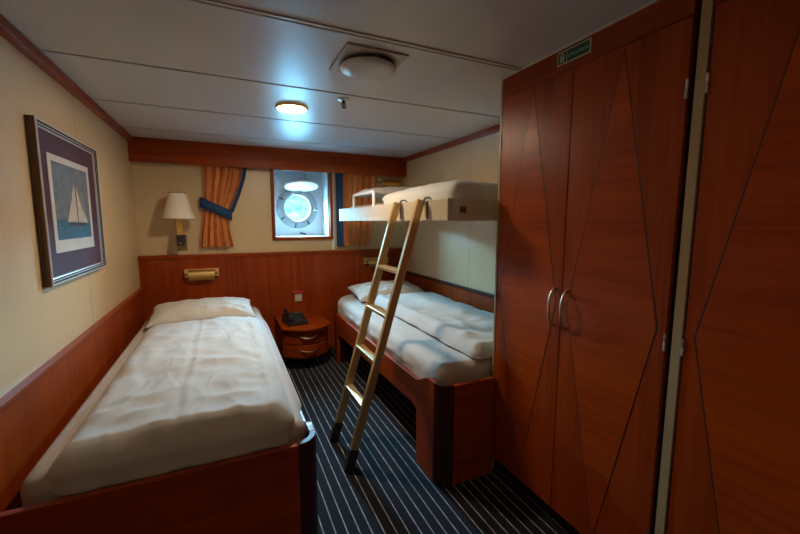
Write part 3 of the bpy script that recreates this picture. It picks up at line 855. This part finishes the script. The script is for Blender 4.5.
def solid(o, t):
    m = o.modifiers.new('thick', 'SOLIDIFY'); m.thickness = t; m.offset = 0; return o
zs = [1.945-i*(1.945-1.140)/46 for i in range(47)]
cy = BACK-.045
c1 = thing('curtain', 'orange curtain tied back with a navy band beside the lamp', 'curtain', (.65, cy, 1.14))
Lp = [(1.945, .553), (1.62, .545), (1.52, .548), (1.36, .520), (1.14, .488)]
Rp = [(1.945, .905), (1.80, .880), (1.65, .830), (1.55, .790), (1.45, .752), (1.38, .750), (1.25, .765), (1.14, .785)]
pin = lambda z: .55+.45*min(1, abs(z-1.49)/.3)
solid(obj('fabric', curtain_sheet(zs, lambda z: lerp(Lp, z), lambda z: lerp(Rp, z), cy, 4.5, .030, 1.0, pinch=pin), 'orange', c1, smooth=80), .003)
zs2 = [z for z in zs if z > 1.47]
solid(obj('border', curtain_sheet(zs2, lambda z: lerp(Rp, z)-.004, lambda z: lerp(Rp, z)+.034, cy-.012, .3, .006, 2.0, n=8), 'blue', c1, smooth=80), .004)
# tie-back: slanting band wrapped round the gathered cloth
b = B(); rows = []
n = 40
for i in range(n):
    a = 2*PI*i/n
    ex = math.cos(a); ey = math.sin(a)
    x = .650+.132*math.copysign(abs(ex)**.7, ex); y = cy-.004+.043*math.copysign(abs(ey)**.7, ey)
    zc = 1.502-.085*(x-.650)/.132*.72
    rows.append([(x, y, zc-.046), (x, y, zc+.046)])
V = [[b.bm.verts.new(p) for p in r] for r in rows]
for i in range(n): b.face([V[i][0], V[(i+1) % n][0], V[(i+1) % n][1], V[i][1]])
solid(obj('tieback', b, 'blue', c1, smooth=80), .005)
c2 = thing('curtain', 'orange curtain with navy edge hanging behind the upper bunk', 'curtain', (2.05, cy, 1.12))
zs = [1.945-i*(1.945-1.118)/46 for i in range(47)]
solid(obj('fabric', curtain_sheet(zs, lambda z: 1.878, lambda z: lerp([(1.945, 2.275), (1.2, 2.20), (1.118, 2.17)], z), cy, 5.5, .026, 3.0), 'orange', c2, smooth=80), .003)
solid(obj('border', curtain_sheet(zs, lambda z: 1.812, lambda z: 1.886, cy-.008, .5, .008, 1.0, n=12), 'blue', c2, smooth=80), .004)

# ------------------------------------------------------------------ framed picture on the left wall
FY0, FY1, FZ0, FZ1 = 2.080, 2.905, 1.105, 1.812
pc = thing('framed_picture', 'framed sailing boat print with purple mat on the left wall', 'picture', (0, (FY0+FY1)/2, FZ0))
fwid = .034
def frame_ring(o_, i_, x):
    y0, y1, z0, z1 = FY0+o_, FY1-o_, FZ0+o_, FZ1-o_
    return [(x, y0, z0), (x, y1, z0), (x, y1, z1), (x, y0, z1)]
b = B()
# outer wooden side, then stepped silver face
b.rings([frame_ring(0, 0, .001), frame_ring(0, 0, .030)], True, False)
b.mi = 1
b.rings([frame_ring(0, 0, .030), frame_ring(.004, 0, .034), frame_ring(.011, 0, .034)], True, False)
b.mi = 2; b.rings([frame_ring(.011, 0, .034), frame_ring(.013, 0, .027), frame_ring(.017, 0, .027)], True, False)
b.mi = 1; b.rings([frame_ring(.017, 0, .027), frame_ring(.018, 0, .030), frame_ring(.023, 0, .030)], True, False)
b.mi = 2; b.rings([frame_ring(.023, 0, .030), frame_ring(.024, 0, .023), frame_ring(.027, 0, .023)], True, False)
b.mi = 1; b.rings([frame_ring(.027, 0, .023), frame_ring(.028, 0, .026), frame_ring(.032, 0, .025), frame_ring(.033, 0, .016)], True, False)
obj('frame', b, ['frame_side', 'silver_frame', 'frame_groove'], pc)
obj('mat_board', B().box(.004, .016, FY0+.02, FY1-.02, FZ0+.02, FZ1-.02), 'purple', pc)
py0, py1, pz0, pz1 = 2.205, 2.765, 1.240, 1.688
pr = obj('print', B().box(.016, .0175, py0, py1, pz0, pz1), 'paper', pc, loc=(.016, (py0+py1)/2, pz0))
obj('seascape', B().box(.0175, .0182, py0+.040, py1-.038, pz0+.058, pz1-.030), 'painting', pr)
b = B()
def poly(pts, x=.0182): b.prism([(py0+.58*u, pz0+.448*v) for u, v in pts], x, x+.0006, 0)
poly([(.30, .315), (.555, .30), (.530, .74)])                 # mainsail
poly([(.562, .74), (.572, .31), (.82, .295), (.68, .47)])    # jib
poly([(.44, .58), (.46, .56), (.525, .80)])                # stay sail
poly([(.60, .70), (.83, .30), (.80, .30)])
obj('sail', b, 'sail', pr)
b = B()
poly([(.33, .315), (.36, .275), (.72, .27), (.86, .30), (.74, .31)])
poly([(.556, .30), (.562, .30), (.562, .77), (.556, .77)])
obj('hull', b, 'hull', pr)

# ------------------------------------------------------------------ ceiling fittings
vt = thing('ceiling_vent', 'square ceiling vent with a round disc on the ceiling', 'vent', (1.33, 1.70, H))
b = B().box(1.192, 1.466, 1.555, 1.850, H-.010, H)
b.mi = 1; b.lathe([(.118, H-.028), (.118, H-.010)], (1.335, 1.705, 0), 'z', 40)
obj('backplate', b, ['vent', 'vent_dark'], vt, bevel=.002)
obj('disc', B().lathe([(.02, H-.056), (.075, H-.052), (.108, H-.044), (.124, H-.034), (.126, H-.028), (.12, H-.024)], (1.335, 1.705, 0), 'z', 56), 'ceil', vt, smooth=50)
for a in (30, 150, 270):
    obj('screw', B().lathe([(.006, -.03), (.006, -.006)], (1.335+.121*math.cos(math.radians(a)), 1.705+.121*math.sin(math.radians(a)), H), 'z', 10), 'brass_dark', vt)

dlx, dly = 1.132, 2.545
dn = thing('ceiling_light', 'lit round ceiling light near the window', 'ceiling light', (dlx, dly, H))
obj('rim', B().lathe([(.082, H), (.100, H), (.100, H-.010), (.094, H-.016), (.084, H-.014), (.082, H-.006)], (dlx, dly, 0), 'z', 56, False), 'brass', dn, smooth=45)
obj('diffuser', B().lathe([(.02, H-.0165), (.05, H-.0155), (.075, H-.013), (.084, H-.009), (.084, H-.003)], (dlx, dly, 0), 'z', 48), 'lamp_glow', dn, smooth=60)

# added fill lamp, unseen behind the viewpoint, to brighten the foreground
dn2 = copy_tree(dn); dn2.location = (1.05, -.65, H)
dn2['label'] = 'added fill light behind the viewpoint, dimmer copy of the ceiling light'
M['fill_glow'] = emit('added_fill_diffuser', (1.0, .81, .58), FILL_STRENGTH)
for c in dn2.children:
    if c.name.startswith('diffuser'): c.data = c.data.copy(); c.data.materials[0] = M['fill_glow']

sx_, sy_ = 1.380, 2.250
sp = thing('sprinkler', 'small bronze fire sprinkler head on the ceiling', 'sprinkler', (sx_, sy_, H))
obj('escutcheon', B().lathe([(.034, H), (.032, H-.006), (.020, H-.012), (.012, H-.014)], (sx_, sy_, 0), 'z', 28), 'steel', sp, smooth=40)
b = B().lathe([(.010, H-.012), (.010, H-.026)], (sx_, sy_, 0), 'z', 14)
for s_ in (-1, 1): b.tube([(sx_+s_*.008, sy_, H-.024), (sx_+s_*.014, sy_, H-.036), (sx_+s_*.006, sy_, H-.050)], .003, 6)
b.lathe([(.004, H-.05), (.004, H-.024)], (sx_, sy_, 0), 'z', 8)
obj('body', b, 'rust', sp, smooth=40)
obj('deflector', B().lathe([(.014, H-.053), (.014, H-.050)], (sx_, sy_, 0), 'z', 18), 'rust', sp)

# repeats of a kind share a group
GROUPS = {'mattress': 'mattresses of the three berths', 'duvet': 'white duvets on the three berths', 'pillow': 'white pillows on the three berths',
          'bed': 'mahogany bed frames', 'wardrobe': 'mahogany wardrobes on the right', 'curtain': 'orange curtains beside the window',
          'wall light': 'brass reading lights', 'ceiling light': 'round ceiling lights'}
for o in COL.objects:
    if o.parent is None and o.get('category') in GROUPS: o['group'] = GROUPS[o['category']]

# ------------------------------------------------------------------ light
w = bpy.data.worlds.new('daylight'); S.world = w; w.use_nodes = True
nt = w.node_tree; nt.nodes.clear()
out = N(nt, 'ShaderNodeOutputWorld'); bg = N(nt, 'ShaderNodeBackground')
bg.inputs[0].default_value = (.40, .74, 1.0, 1); bg.inputs[1].default_value = 125
nt.links.new(bg.outputs[0], out.inputs[0])
# light portal in the porthole (guides sampling of the daylight; emits nothing itself)
la = bpy.data.lights.new('porthole_portal', 'AREA'); la.shape = 'DISK'; la.size = PR*2
la.cycles.is_portal = True
lo_ = bpy.data.objects.new('porthole_portal', la); COL.objects.link(lo_)
lo_.location = (PX, D+.022, PZ); lo_.rotation_euler = (-PI/2, 0, 0)

# ------------------------------------------------------------------ camera
yaw, pitch, roll, f = .431259532, .118411514, -.00266266596, 380.64
fwd = Vector((math.sin(yaw)*math.cos(pitch), math.cos(yaw)*math.cos(pitch), -math.sin(pitch)))
r0 = Vector((math.cos(yaw), -math.sin(yaw), 0)); d0 = fwd.cross(r0)
r = math.cos(roll)*r0+math.sin(roll)*d0; d = -math.sin(roll)*r0+math.cos(roll)*d0
cam = bpy.data.cameras.new('camera'); cam.sensor_width = 36; cam.sensor_fit = 'HORIZONTAL'; cam.lens = f/800*36; cam.clip_start = .02; cam.clip_end = 2000
co = bpy.data.objects.new('camera', cam); COL.objects.link(co)
mw = Matrix((r, -d, -fwd)).transposed().to_4x4(); mw.translation = Vector((.71, 0, 1.387))
co.matrix_world = mw
S.camera = co
S.view_settings.view_transform = 'Standard'; S.view_settings.look = 'None'
S.view_settings.exposure = 1.95; S.view_settings.gamma = 1; S.view_settings.use_curve_mapping = False
S.cycles.max_bounces = 12; S.cycles.diffuse_bounces = 8; S.cycles.use_denoising = True
S.cycles.sample_clamp_indirect = 6
